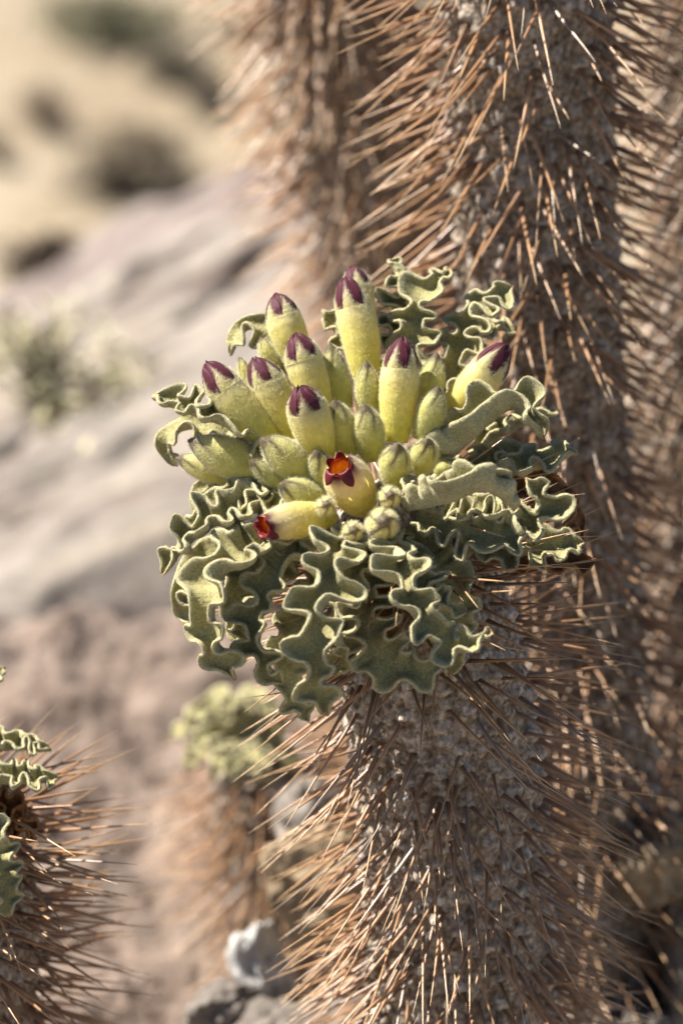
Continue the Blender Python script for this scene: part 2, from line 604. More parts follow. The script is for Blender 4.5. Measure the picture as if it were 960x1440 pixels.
        for k in range(5):
            pc = (k + 0.5) * 2 * np.pi / 5
            ns2, nq = 18, 11
            q = np.linspace(0, 1, ns2)
            w = np.linspace(-1, 1, nq)
            pdir = math.cos(pc) * x + math.sin(pc) * y
            op = 0.42 + 0.52 * float(sstep(np.array(-(pdir @ UPV)), -0.35, 0.35)) + rng.uniform(-0.05, 0.05)
            # path in (radius, height): over the rim, then folded back down the outside
            ang = q * math.radians(165) * op
            rho = 0.13 * R
            rad = 0.47 * R + rho * (1 - np.cos(ang)) + 0.26 * R * sstep(q, 0.45, 1.0) * (op - 0.42) * 2
            hei = 0.895 * L + rho * np.sin(ang) * 1.3 - 0.55 * R * sstep(q, 0.45, 1.0) * (op - 0.55) * 2
            half = np.radians(36) * np.clip(1 - q ** 1.7, 0, 1) ** 0.8 + 0.012
            ph = pc + half[:, None] * w[None, :]
            dome = 0.05 * R * (1 - w[None, :] ** 2)
            rr = (rad[:, None] + dome)
            xx = np.cos(ph)[..., None] * x + np.sin(ph)[..., None] * y
            PP = b + xx * rr[..., None] + (hei[:, None] * np.ones((1, nq)))[..., None] * z
            Vp = PP.reshape(-1, 3)
            Vin = (PP - xx * (0.04 * R) - z * 0.02 * R).reshape(-1, 3)
            Qp = grid_quads(ns2, nq)
            Qo = np.vstack([Qp, Qp[:, ::-1] + len(Vp)])
            bd = np.concatenate([np.arange(nq), np.arange(1, ns2) * nq + nq - 1, (ns2 - 1) * nq + np.arange(nq - 2, -1, -1), np.arange(ns2 - 2, 0, -1) * nq])
            b2 = np.roll(bd, -1)
            Qo = np.vstack([Qo, np.stack([bd, bd + len(Vp), b2 + len(Vp), b2], 1)])
            red = np.array([0.36, 0.014, 0.022])
            cq = sstep(q, 0.1, 0.6)[:, None, None]
            cc = red * (1 - cq) + np.array([0.17, 0.008, 0.022]) * cq
            cc = (cc * (0.85 + 0.3 * rng.random((ns2, nq, 1)))).reshape(-1, 3)
            mk("petal", np.vstack([Vp, Vin]), Qo, None, [M_PETAL], np.vstack([cc, cc * 0.8]), 0, 0, fo, org)
    return fo


def bud(parent, org, base, tip, wpx, roll=0.0, seed=0, dark=1.0, young=0.8, head=False):
    rng = np.random.default_rng(900 + seed)
    b, tp = W(*base), W(*tip)
    fr = frame(b, tp, roll)
    x, y, z, L = fr
    R = wpx * 0.90 / 2 / 2797.0
    nph, nt = 40, 34
    phi = np.linspace(0, 2 * np.pi, nph, endpoint=False)
    t = np.linspace(0, 1, nt) ** 0.92
    prof = smooth_interp(t, BT, BR)
    prof[-1] = 0.03
    star = np.abs(np.cos(2.5 * phi))[None, :]          # grooves between the folded lobes
    groove = np.exp(-(star / 0.28) ** 2) * sstep(t, 0.5, 0.8)[:, None]
    twist = 0.5 * sstep(t, 0.6, 1.0)
    r = R * prof[:, None] * (1 - 0.07 * groove)
    bend = rng.uniform(-0.03, 0.03)
    P = b + (np.cos(phi[None, :] + twist[:, None])[..., None] * x + np.sin(phi[None, :] + twist[:, None])[..., None] * y) * r[..., None] \
        + (t * L)[:, None, None] * z + (bend * L * np.sin(np.pi * t))[:, None, None] * x
    V = P.reshape(-1, 3)
    Q = grid_quads(nt, nph, wrap=True)
    col = tube_color(t * 0.8, nph, young)
    ridge = np.exp(-(np.abs(np.sin(2.5 * phi)) / 0.42) ** 2)[None, :]
    d = dark * np.clip(sstep(t, 0.15 if head else 0.44, 0.5 if head else 0.80)[:, None] * (0.12 + 0.88 * ridge) + sstep(t, 0.80, 0.95)[:, None], 0, 1)
    d = d * (0.8 + 0.2 * rng.random((nt, nph)))
    col = col * (1 - d[..., None]) + np.array([0.045, 0.013, 0.022]) * d[..., None]
    col = col.reshape(-1, 3)
    n = int(5200 * (L * R) / (0.025 * 0.008))
    V2, tr, col2 = add_hairs(V, Q, col, max(n, 1300), 0.0019 if head else 0.0016, np.array([0.90, 0.88, 0.74]), width=0.00010, tilt=z * 0.25, weight=1 - 0.75 * d.reshape(-1))
    return mk("flower_bud", V2, Q, tr, [M_FLOWER, M_HAIR], col2, 0, 1, parent, org)


# ------------------------------------------------------------------ stems and spines
def spine_mesh(seed):
    rng = np.random.default_rng(40 + seed)
    ns, nr = 9, 6
    s = np.linspace(0, 1, ns)
    rad = 0.5 * (1 - s ** 1.4) + 0.03
    rad[0] = 0.62
    bx = rng.uniform(-0.02, 0.02) * np.sin(np.pi * s * 0.5) ** 2
    by = rng.uniform(-0.02, 0.02) * np.sin(np.pi * s * 0.5) ** 2
    a = np.linspace(0, 2 * np.pi, nr, endpoint=False)
    return s, rad, bx, by, a


def spine_color(s, k=1.0):
    base = np.array([0.15, 0.082, 0.05])
    mid = np.array([0.38, 0.208, 0.102])
    tip = np.array([0.55, 0.38, 0.215])
    a = sstep(s, 0.0, 0.35)[:, None]
    b = sstep(s, 0.55, 1.0)[:, None]
    c = base * (1 - a) + mid * a
    return (c * (1 - b) + tip * b) * k


SPINE_DATA = {}


def shared_spine(seed):
    if seed not in SPINE_DATA:
        s, rad, bx, by, a = spine_mesh(seed)
        gr = 0.5 if seed % 8 == 6 else 0.0
        # unit radius in x,y (scaled per object), unit length in z
        P = np.stack([np.cos(a)[None, :] * rad[:, None] + 0 * s[:, None], np.sin(a)[None, :] * rad[:, None] + 0 * s[:, None], s[:, None] * np.ones((1, len(a)))], -1)
        P[..., 0] += (bx / 0.022)[:, None]
        P[..., 1] += (by / 0.022)[:, None]
        ob = mk("spine", P.reshape(-1, 3), grid_quads(len(s), len(a), wrap=True), None, [M_SPINE],
                np.repeat((spine_color(s, (1.0, 0.8, 1.15, 0.9, 1.25, 1.0, 0.7, 1.1)[seed % 8]) * (1 - gr) + np.array([0.27, 0.23, 0.19]) * gr)[:, None], len(a), 1).reshape(-1, 3))
        SPINE_DATA[seed] = ob.data
        bpy.data.objects.remove(ob)
    return SPINE_DATA[seed]


def stem_plant(root, ctrl, R, spacing, spine_len, individuals=0, ds_grid=0.0016, nth=200, seed=0, dome=True, taper_top=0.8,
               per=2, spine_w=0.00125, tilt_top=-0.05, tilt_low=-0.45, keep=0.9, up_len=0.06, pale=1.0, relief=0.0052):
    """tuberculate stem along ctrl (bottom -> top, world points) with pairs of spines"""
    rng = np.random.default_rng(300 + seed)
    org = np.array(root.location)
    C, Ln = spline(ctrl, 400)
    ns = int(Ln / ds_grid)
    C, Ln = spline(ctrl, ns)
    s = np.linspace(0, Ln, ns)
    T = nrm(np.gradient(C, axis=0))
    ref = np.array([1.0, 0, 0])
    X = nrm(ref - T * (T @ ref)[:, None])
    Y = np.cross(T, X)
    # radius: slight swell, rounded top
    rs = R * (1 + 0.05 * smooth_noise1(ns, 6, rng))
    d_top = Ln - s
    rs = rs * (taper_top + (1 - taper_top) * sstep(d_top, 0, 0.10))
    if dome:
        capl = R * 0.75
        q = np.clip(1 - d_top / capl, 0, 1)
        rs = rs * np.sqrt(np.clip(1 - q ** 2, 0.0004, 1))
    th = np.linspace(0, 2 * np.pi, nth, endpoint=False)
    disp = np.zeros((ns, nth))
    scar = np.zeros((ns, nth))
    step = spacing ** 2 / (2 * np.pi * R)
    nt = int(Ln / step)
    ti = np.arange(nt)
    t_s = (ti + 0.5) * step
    t_th = np.mod(ti * 2.399963 + rng.normal(0, 0.05, nt), 2 * np.pi)
    t_s = t_s + rng.normal(0, spacing * 0.07, nt)
    dth = 2 * np.pi / nth
    gs = Ln / (ns - 1)
    for a, b in zip(t_s, t_th):
        i0, i1 = int((a - spacing * 0.95) / gs), int((a + spacing * 0.95) / gs) + 1
        i0, i1 = max(i0, 0), min(i1, ns)
        if i1 <= i0:
            continue
        jw = int(spacing * 0.9 / (R * dth)) + 1
        jc = int(b / dth)
        jj = np.arange(jc - jw, jc + jw + 1)
        es = s[i0:i1][:, None] - a
        et = (jj[None, :] * dth - b) * R
        # teat-shaped, hanging a little downward
        es2 = np.where(es > 0, es * 1.0, es * 1.45)
        d2 = (es2 ** 2 + (et * 1.1) ** 2) / (spacing * rng.uniform(0.40, 0.56)) ** 2
        k = rng.uniform(0.5, 1.35)
        g = np.exp(-d2) * k
        pit = np.exp(-(((es + spacing * 0.10) / (spacing * 0.13)) ** 2 + (et / (spacing * 0.15)) ** 2))
        jm = np.mod(jj, nth)
        disp[i0:i1, jm] = np.maximum(disp[i0:i1, jm], g)
        scar[i0:i1, jm] = np.maximum(scar[i0:i1, jm], pit)
    fade = np.sqrt(np.clip(rs / R, 0, 1))[:, None]
    rr = rs[:, None] + (disp * relief - scar * relief * 0.30) * fade
    nzv = np.zeros_like(rr)
    for (ka, kb, am_) in ((0.45, 1.0, 0.0007), (0.9, 2.3, 0.0006), (1.7, 0.6, 0.0005)):
        nzv += am_ * np.sin(s[:, None] / 0.0042 * ka + 9 * np.sin(th * 3 * kb)[None, :]) * np.sin(th[None, :] * 17 * kb + 5 * np.sin(s / 0.011 * ka)[:, None])
    rr = rr + nzv + rng.normal(0, 0.00030, rr.shape)
    E = np.cos(th)[None, :, None] * X[:, None] + np.sin(th)[None, :, None] * Y[:, None]
    V = (C[:, None] + E * rr[..., None]).reshape(-1, 3)
    # colour: grey waxy bark, buff in the hollows, brown leaf scars
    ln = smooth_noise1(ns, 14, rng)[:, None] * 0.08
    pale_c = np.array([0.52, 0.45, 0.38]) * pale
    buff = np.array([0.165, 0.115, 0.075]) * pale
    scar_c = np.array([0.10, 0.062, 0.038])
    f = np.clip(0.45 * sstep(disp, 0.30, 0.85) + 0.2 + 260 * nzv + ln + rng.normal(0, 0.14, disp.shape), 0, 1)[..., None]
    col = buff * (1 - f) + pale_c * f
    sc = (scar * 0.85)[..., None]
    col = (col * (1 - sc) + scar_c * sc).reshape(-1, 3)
    mk("stem", V, grid_quads(ns, nth, wrap=True), None, [M_BARK], col, 0, 0, root, org)
    # spines
    cand = []
    for a, b in zip(t_s, t_th):
        if a > Ln - 0.006 or a < 0.0:
            continue
        i = min(int(a / gs), ns - 1)
        e = X[i] * math.cos(b) + Y[i] * math.sin(b)
        tg = -X[i] * math.sin(b) + Y[i] * math.cos(b)
        ax = T[i]
        slope = 0.0
        pos = C[i] + e * (rs[i] + relief * 0.45)
        dt = Ln - a
        low = sstep(np.array(dt), 0.01, up_len + 0.10)
        tilt = tilt_top * (1 - low) + tilt_low * low
        for k in range(per):
            if rng.random() > keep:
                continue
            sgn = (-1, 1, 0)[k]
            if sgn == 0 and rng.random() > 0.6:
                continue
            d = e + ax * (tilt + rng.normal(0, 0.16)) + tg * (sgn * rng.uniform(0.12, 0.55) + rng.normal(0, 0.09))
            d = d / np.linalg.norm(d)
            ln_ = spine_len * rng.uniform(0.62, 1.12) * (1 if sgn else 0.55)
            p = pos + tg * sgn * 0.0016
            cand.append((p, d, ln_, spine_w * rng.uniform(0.8, 1.2)))
    # the ones that show largest: facing the camera's side and in the frame
    def score(c):
        m = c[0] + c[1] * c[2] * 0.5
        rel = m - CAMP
        D = rel @ FWD
        px = 480 + rel @ RGT / D * 4000
        py = 720 - rel @ UPV / D * 4000
        axp = C[np.argmin(np.linalg.norm(C - c[0], axis=1))]
        facing = (c[0] - axp) @ (CAMP - axp)
        inside = (-60 < px < 1020) and (-60 < py < 1500)
        side = abs((c[1] @ RGT)) * c[2]
        return (10 if inside else 0) + facing / 0.06 + side * 6
    cand.sort(key=score, reverse=True)
    for i, (p, d, l, w) in enumerate(cand[:individuals]):
        ob = bpy.data.objects.new("spine", shared_spine(i % 8))
        COL.objects.link(ob)
        ob.parent = root
        ob.location = p - org
        ob.rotation_mode = 'QUATERNION'
        ob.rotation_quaternion = Vector(d).to_track_quat('Z', 'X')
        ob.scale = (w, w, l)
    rest = cand[individuals:]
    if rest:
        Vs, Qs, Cs = [], [], []
        off = 0
        nseg = 5
        sc_ = np.linspace(0, 1, nseg)
        rad = 0.5 * (1 - sc_ ** 1.4) + 0.03
        a = np.linspace(0, 2 * np.pi, 4, endpoint=False)
        q0 = grid_quads(nseg, 4, wrap=True)
        for p, d, l, w in rest:
            u1 = nrm(np.cross(d, np.array([0.31, 0.2, 0.9])))
            u2 = np.cross(d, u1)
            P = p + d * (sc_ * l)[:, None, None] + (np.cos(a)[None, :, None] * u1 + np.sin(a)[None, :, None] * u2) * (rad * w)[:, None, None]
            Vs.append(P.reshape(-1, 3))
            Qs.append(q0 + off)
            Cs.append(np.repeat(spine_color(sc_, rng.uniform(0.75, 1.2))[:, None], 4, 1).reshape(-1, 3))
            off += nseg * 4
        o = mk("spine_cover", np.vstack(Vs), np.vstack(Qs), None, [M_SPINE], np.vstack(Cs), 0, 0, root, org)
        o["kind"] = "stuff"
    return C, T, Ln


# ------------------------------------------------------------------ ground, rocks, far scrub
def noise3(V, sc, oct=4, seed=0.0):
    out = np.empty(len(V))
    o = Vector((seed * 3.1, seed * 1.7, seed * 2.3))
    for i, p in enumerate(V):
        out[i] = noise.fractal(Vector(p) * sc + o, 0.9, 2.1, oct)
    return out


def rock_mat(name, cols, scale=6.0, streak=None, bump=0.6, rough=0.85, fine=60.0):
    m, nt, out = new_mat(name)
    L = nt.links.new
    tc = nd(nt, "ShaderNodeTexCoord")
    mp = nd(nt, "ShaderNodeMapping")
    if streak:
        mp.inputs["Rotation"].default_value = streak[0]
        mp.inputs["Scale"].default_value = streak[1]
    L(tc.outputs["Object"], mp.inputs[0])
    n1 = nd(nt, "ShaderNodeTexNoise")
    n1.inputs["Scale"].default_value = scale
    n1.inputs["Detail"].default_value = 8
    n1.inputs["Roughness"].default_value = 0.62
    L(mp.outputs[0], n1.inputs["Vector"])
    cr = nd(nt, "ShaderNodeValToRGB")
    el = cr.color_ramp.elements
    while len(el) < len(cols):
        el.new(0.5)
    for i, (p, c) in enumerate(cols):
        el[i].position = p
        el[i].color = (*c, 1)
    L(n1.outputs[0], cr.inputs[0])
    n2 = nd(nt, "ShaderNodeTexNoise")
    n2.inputs["Scale"].default_value = fine
    n2.inputs["Detail"].default_value = 6
    L(tc.outputs["Object"], n2.inputs["Vector"])
    mr = nd(nt, "ShaderNodeMapRange")
    mr.inputs[1].default_value = 0.3
    mr.inputs[2].default_value = 0.7
    mr.inputs[3].default_value = 0.70
    mr.inputs[4].default_value = 1.25
    L(n2.outputs[0], mr.inputs[0])
    sc = nd(nt, "ShaderNodeVectorMath", operation='SCALE')
    L(cr.outputs[0], sc.inputs[0])
    L(mr.outputs[0], sc.inputs["Scale"])
    p = nd(nt, "ShaderNodeBsdfPrincipled")
    p.inputs["Roughness"].default_value = rough
    p.inputs["Specular IOR Level"].default_value = 0.25
    L(sc.outputs[0], p.inputs["Base Color"])
    b = nd(nt, "ShaderNodeBump")
    b.inputs["Strength"].default_value = bump
    b.inputs["Distance"].default_value = 0.01
    L(n2.outputs[0], b.inputs["Height"])
    L(b.outputs[0], p.inputs["Normal"])
    L(p.outputs[0], out.inputs[0])
    return m


M_SAND = rock_mat("desert_sand", [(0.30, (0.176, 0.130, 0.085)), (0.5, (0.242, 0.194, 0.133)), (0.70, (0.302, 0.249, 0.183))], scale=0.35, fine=9.0, bump=0.4)
def slab_mat(name, ramp, stain):
    m, nt, out = new_mat(name)
    L = nt.links.new
    at = nd(nt, "ShaderNodeAttribute", attribute_name="face")
    tc = nd(nt, "ShaderNodeTexCoord")
    def nz(scale, vec, det=6, ro=0.6):
        mp = nd(nt, "ShaderNodeMapping")
        mp.inputs["Scale"].default_value = scale
        L(vec, mp.inputs[0])
        n = nd(nt, "ShaderNodeTexNoise")
        n.inputs["Scale"].default_value = 1.0
        n.inputs["Detail"].default_value = det
        n.inputs["Roughness"].default_value = ro
        L(mp.outputs[0], n.inputs["Vector"])
        return n
    n1 = nz((2.2, 9.0, 1.0), at.outputs["Vector"])
    cr = nd(nt, "ShaderNodeValToRGB")
    el = cr.color_ramp.elements
    while len(el) < len(ramp):
        el.new(0.5)
    for i, (p, c) in enumerate(ramp):
        el[i].position = p
        el[i].color = (*c, 1)
    L(n1.outputs[0], cr.inputs[0])
    n3 = nz((7.0, 26.0, 1.0), at.outputs["Vector"])
    st = nd(nt, "ShaderNodeMapRange")
    st.inputs[1].default_value = 0.54
    st.inputs[2].default_value = 0.63
    L(n3.outputs[0], st.inputs[0])
    mx = nd(nt, "ShaderNodeMix", data_type='RGBA')
    L(st.outputs[0], mx.inputs["Factor"])
    L(cr.outputs[0], mx.inputs["A"])
    mx.inputs["B"].default_value = (*stain, 1)
    n2 = nz((50, 50, 50), tc.outputs["Object"])
    mr = nd(nt, "ShaderNodeMapRange")
    mr.inputs[1].default_value = 0.3
    mr.inputs[2].default_value = 0.7
    mr.inputs[3].default_value = 0.75
    mr.inputs[4].default_value = 1.2
    L(n2.outputs[0], mr.inputs[0])
    sc = nd(nt, "ShaderNodeVectorMath", operation='SCALE')
    L(mx.outputs["Result"], sc.inputs[0])
    L(mr.outputs[0], sc.inputs["Scale"])
    p = nd(nt, "ShaderNodeBsdfPrincipled")
    p.inputs["Roughness"].default_value = 0.8
    p.inputs["Specular IOR Level"].default_value = 0.3
    L(sc.outputs[0], p.inputs["Base Color"])
    b = nd(nt, "ShaderNodeBump")
    b.inputs["Strength"].default_value = 0.6
    b.inputs["Distance"].default_value = 0.012
    L(n2.outputs[0], b.inputs["Height"])
    L(b.outputs[0], p.inputs["Normal"])
    L(p.outputs[0], out.inputs[0])
    return m


M_SLAB = slab_mat("pale_slab_rock", [(0.34, (0.113, 0.085, 0.070)), (0.43, (0.202, 0.169, 0.147)), (0.54, (0.262, 0.230, 0.197)), (0.68, (0.285, 0.227, 0.170))], (0.15, 0.115, 0.09))
M_SLAB2 = slab_mat("purple_slab_rock", [(0.30, (0.123, 0.093, 0.084)), (0.45, (0.210, 0.167, 0.152)), (0.58, (0.268, 0.230, 0.203)), (0.72, (0.238, 0.185, 0.161))], (0.13, 0.10, 0.09))
M_BROWN = rock_mat("brown_rough_rock", [(0.32, (0.054, 0.044, 0.038)), (0.45, (0.146, 0.107, 0.085)), (0.56, (0.196, 0.149, 0.121)), (0.70, (0.228, 0.180, 0.149))], scale=14.0, fine=70, bump=0.8)
M_WHITE = rock_mat("white_quartz_rock", [(0.3, (0.358, 0.345, 0.326)), (0.7, (0.481, 0.468, 0.448))], scale=14.0, fine=90)
M_TAN = rock_mat("tan_rock", [(0.3, (0.150, 0.105, 0.064)), (0.7, (0.345, 0.270, 0.173))], scale=12.0, fine=90)
M_GREY = rock_mat("grey_brown_rock", [(0.3, (0.096, 0.078, 0.066)), (0.7, (0.252, 0.222, 0.192))], scale=10.0, fine=80)
M_SOIL = rock_mat("hill_soil", [(0.3, (0.078, 0.057, 0.042)), (0.7, (0.216, 0.168, 0.126))], scale=5.0, fine=50)


def terrain():
    def axis(lo, hi, n):
        t = np.linspace(-1, 1, n)
        return np.sign(t) * np.abs(t) ** 3.2
    n = 170
    tx = axis(0, 0, n) * 2500
    ty = axis(0, 0, n) * 2500 + 1.0
    X, Y = np.meshgrid(tx, ty)
    r = np.sqrt((X * 0.8) ** 2 + (Y - 0.5) ** 2)
    z = 0.12 - 1.9 * sstep(r, 1.0, 3.6) - 7.5 * sstep(r, 4.0, 26)
    pts = np.stack([X.ravel() * 0.15, Y.ravel() * 0.15, np.zeros(X.size)], 1)
    z = z + (noise3(pts, 1.0, 3, 2.0) * 0.35).reshape(z.shape) * sstep(r, 2.5, 12) + (noise3(pts * 20, 1.0, 3, 5.0) * 0.02).reshape(z.shape)
    V = np.stack([X, Y, z], -1).reshape(-1, 3)
    Q = grid_quads(n, n)
    cen = V[Q].mean(1)
    near = np.sqrt((cen[:, 0] * 0.8) ** 2 + (cen[:, 1] - 0.5) ** 2) < 4.5
    o = mk("ground", V, Q, None, [M_SAND, M_SOIL], None, near.astype(int), 0)
    o["kind"] = "structure"
    return V.reshape(n, n, 3)


GROUND = terrain()


def ground_z(x, y):
    gx = GROUND[0, :, 0]
    gy = GROUND[:, 0, 1]
    i = np.clip(np.searchsorted(gx, x) - 1, 0, len(gx) - 2)
    j = np.clip(np.searchsorted(gy, y) - 1, 0, len(gy) - 2)
    a = (x - gx[i]) / (gx[i + 1] - gx[i])
    b = (y - gy[j]) / (gy[j + 1] - gy[j])
    Z = GROUND[:, :, 2]
    return (Z[j, i] * (1 - a) + Z[j, i + 1] * a) * (1 - b) + (Z[j + 1, i] * (1 - a) + Z[j + 1, i + 1] * a) * b


def slab(corners, down, mat, name, rough=0.03, nsc=3.0, n=(70, 70), seed=1.0, edge=0.12, strata=0.0, cracks=()):
    """a thick rock: its upper face spans four world corners (BL, BR, TR, TL), its body goes along `down`"""
    c = [np.asarray(x, float) for x in corners]
    down = np.asarray(down, float)
    nu, nv = n
    u = np.linspace(0, 1, nu)
    v = np.linspace(0, 1, nv)
    U, Vv = np.meshgrid(u, v)
    P = c[0] * ((1 - U) * (1 - Vv))[..., None] + c[1] * (U * (1 - Vv))[..., None] + c[2] * (U * Vv)[..., None] + c[3] * ((1 - U) * Vv)[..., None]
    nor = nrm(np.cross(c[1] - c[0], c[3] - c[0]))
    if nor @ down > 0:
        nor = -nor
    e = np.minimum(np.minimum(U, 1 - U), np.minimum(Vv, 1 - Vv))
    rnd = 1 - np.sqrt(np.clip(1 - (1 - np.clip(e / edge, 0, 1)) ** 2, 0, 1))
    Pf = P.reshape(-1, 3)
    uv3 = np.stack([U.ravel() * 2.5, Vv.ravel() * 11.0, 0 * U.ravel()], 1)
    nz = noise3(Pf, nsc, 6, seed) * rough + strata * noise3(uv3, 1.0, 5, seed + 4)
    for (u0, v0, u1, v1, wd, dp) in cracks:
        # a real groove along a wandering line
        ww_ = U.ravel() + 0 * Vv.ravel()
        k = np.clip((ww_ - u0) / (u1 - u0), 0, 1)
        vc = v0 + (v1 - v0) * k + 0.02 * np.sin(ww_ * 23) + 0.012 * np.sin(ww_ * 51 + 1)
        fade = sstep(ww_, u0, u0 + 0.08) * (1 - sstep(ww_, u1 - 0.08, u1))
        nz = nz - dp * fade * np.exp(-((Vv.ravel() - vc) / wd) ** 2)
    # irregular outline
    ctr = Pf.mean(0)
    out = (noise3(Pf, nsc * 0.8, 4, seed + 9) * rough * 2.0)[:, None] * nrm(Pf - ctr) * (1 - np.clip(e / 0.25, 0, 1)).reshape(-1, 1)
    Pt = Pf + nor * nz[:, None] + out + down * (rnd * 0.18).reshape(-1, 1)
    Pb = Pf + down + out
    m = nu * nv
    Q1 = grid_quads(nv, nu)
    bd = np.concatenate([np.arange(nu), np.arange(1, nv) * nu + nu - 1, (nv - 1) * nu + np.arange(nu - 2, -1, -1), np.arange(nv - 2, 0, -1) * nu])
    b2 = np.roll(bd, -1)
    # body wall in several rings so it can be rough too
    rings = 10
    Vr = [Pt]
    ringQ = []
    prev = bd
    off = m
    for k in range(1, rings):
        a = k / rings
        ring = Pt[bd] * (1 - a) + Pb[bd] * a
        ring = ring + nrm(ring - ring.mean(0)) * (noise3(ring, nsc * 1.5, 4, seed + 3) * rough * 1.2)[:, None]
        Vr.append(ring)
        cur = off + np.arange(len(bd))
        ringQ.append(np.stack([prev, cur, np.roll(cur, -1), np.roll(prev, -1)], 1))
        prev = cur
        off += len(bd)
    Vr.append(Pb)
    cur = off + bd
    ringQ.append(np.stack([prev, cur, np.roll(cur, -1), np.roll(prev, -1)], 1))
    Q = np.vstack([Q1, Q1[:, ::-1] + off] + ringQ)
    Vall = np.vstack(Vr)
    # consistent orientation
    fn = np.cross(Vall[Q1[:, 2]] - Vall[Q1[:, 0]], Vall[Q1[:, 3]] - Vall[Q1[:, 1]]).mean(0)
    if fn @ nor < 0:
        Q = Q[:, ::-1]
    ob = mk(name, Vall, Q, None, [mat], None, 0, 0, None, Vall.mean(0))
    fa = np.zeros((len(Vall), 3), dtype=np.float32)
    fa[:m, 0], fa[:m, 1] = U.ravel(), Vv.ravel()
    fa[off:, 0], fa[off:, 1] = U.ravel(), Vv.ravel()
    k = m
    for a in range(1, rings):
        fa[k:k + len(bd), :2] = fa[bd, :2]
        fa[k:k + len(bd), 2] = a / rings
        k += len(bd)
    ob.data.attributes.new("face", 'FLOAT_VECTOR', 'POINT').data.foreach_set("vector", fa.ravel())
    return ob


def boulder(center, radii, mat, name="boulder", seed=1.0, rough=0.28, n=36, rotz=0.0, facet=0.0):
    ph = np.linspace(0, np.pi, n)
    th = np.linspace(0, 2 * np.pi, n * 2, endpoint=False)
    P = np.stack([np.sin(ph)[:, None] * np.cos(th)[None], np.sin(ph)[:, None] * np.sin(th)[None], np.cos(ph)[:, None] * np.ones((1, n * 2))], -1).reshape(-1, 3)
    if facet > 0:
        rg = np.random.default_rng(int(seed * 10))
        for _ in range(14):
            d = nrm(rg.normal(size=3))
            h = rg.uniform(0.55, 0.85)
            ov = np.clip(P @ d - h, 0, None)
            P = P - d * ov[:, None] * facet
    r = 1 + rough * noise3(P, 1.4, 6, seed)
    P = P * r[:, None] * np.asarray(radii)
    c, s = math.cos(rotz), math.sin(rotz)
    P = np.stack([P[:, 0] * c - P[:, 1] * s, P[:, 0] * s + P[:, 1] * c, P[:, 2]], 1)
    center = np.asarray(center, float)
    return mk(name, P + center, grid_quads(n, n * 2, wrap=True), None, [mat], None, 0, 0, None, center)


S2 = slab([W(-420, 1010, -150), W(760, 620, -165), W(760, 60, -285), W(-420, 640, -235)], (0.05, 0.25, -0.75), M_SLAB, "rock_slab", rough=0.03, nsc=3.2, seed=4.0, strata=0.028, n=(80, 130), cracks=((0.28, 0.40, 0.70, 0.74, 0.014, 0.06), (0.20, 0.22, 0.55, 0.40, 0.011, 0.035), (0.30, 0.80, 0.80, 0.90, 0.012, 0.04), (0.05, 0.30, 0.30, 0.55, 0.012, 0.05)))
tag(S2, "pale grey smooth sloping rock slab with a dark crack behind it", "rock")
S1 = slab([W(-420, 860, -215), W(700, 380, -260), W(760, 40, -390), W(-420, 570, -320)], (0.05, 0.3, -1.1), M_SLAB2, "rock_slab", rough=0.05, nsc=2.2, seed=7.0, strata=0.04, n=(70, 110))
tag(S1, "purplish streaked rock slab rising beyond the pale grey slab", "rock")
BR1 = slab([W(-380, 1720, -38), W(760, 1760, -44), W(760, 850, -112), W(-380, 822, -105)], (0.03, 0.32, -0.30), M_BROWN, "boulder", rough=0.022, nsc=15.0, n=(110, 110), seed=12.0)
tag(BR1, "rough pinkish brown boulder face below the pale slab", "rock")

ROCKS = [
    ((366, 1368, -38), (0.022, 0.026, 0.040), M_WHITE, "white rock", "bright white quartz rock lying beside the spiny stem's foot", 3.3),
    ((314, 1416, -34), (0.022, 0.03, 0.014), M_GREY, "grey rock", "small dark grey rock tucked against the white quartz rock", 5.1),
    ((462, 1250, -36), (0.034, 0.04, 0.045), M_TAN, "tan rock", "sandy yellow rock half hidden behind the flowering plant's spines", 8.4),
    ((430, 1150, -45), (0.03, 0.04, 0.03), M_GREY, "grey rock", "grey rock resting above the sandy yellow rock", 2.7),
    ((925, 1225, -30), (0.026, 0.03, 0.03), M_TAN, "tan rock", "small buff rock beside the dark spiny stem's foot", 6.6),
    ((985, 1330, -33), (0.045, 0.05, 0.085), M_GREY, "grey rock", "large grey brown rock below the small buff rock", 9.2),
    ((880, 1520, -36), (0.09, 0.06, 0.07), M_GREY, "grey rock", "dark rock in shade under the flowering plant's spines", 1.2),
    ((420, 1480, -34), (0.07, 0.06, 0.05), M_GREY, "grey rock", "broad grey rock under the white quartz rock", 4.2),
    ((640, 1900, -42), (0.42, 0.22, 0.24), M_GREY, "boulder", "big dark boulder from which the spiny stems rise", 7.7),
]
for pos, rad, mat, nm, lab, sd in ROCKS:
    o = boulder(W(*pos), rad, mat, nm.replace(" ", "_"), sd, 0.42, 34, sd, 0.95)
    tag(o, lab, "rock")


# far scrub on the plain
M_TWIG = attr_mat("scrub_foliage", rough=0.8, transl=0.15, noise_scale=20, noise_amt=0.3, bump=0, spec=0.1)


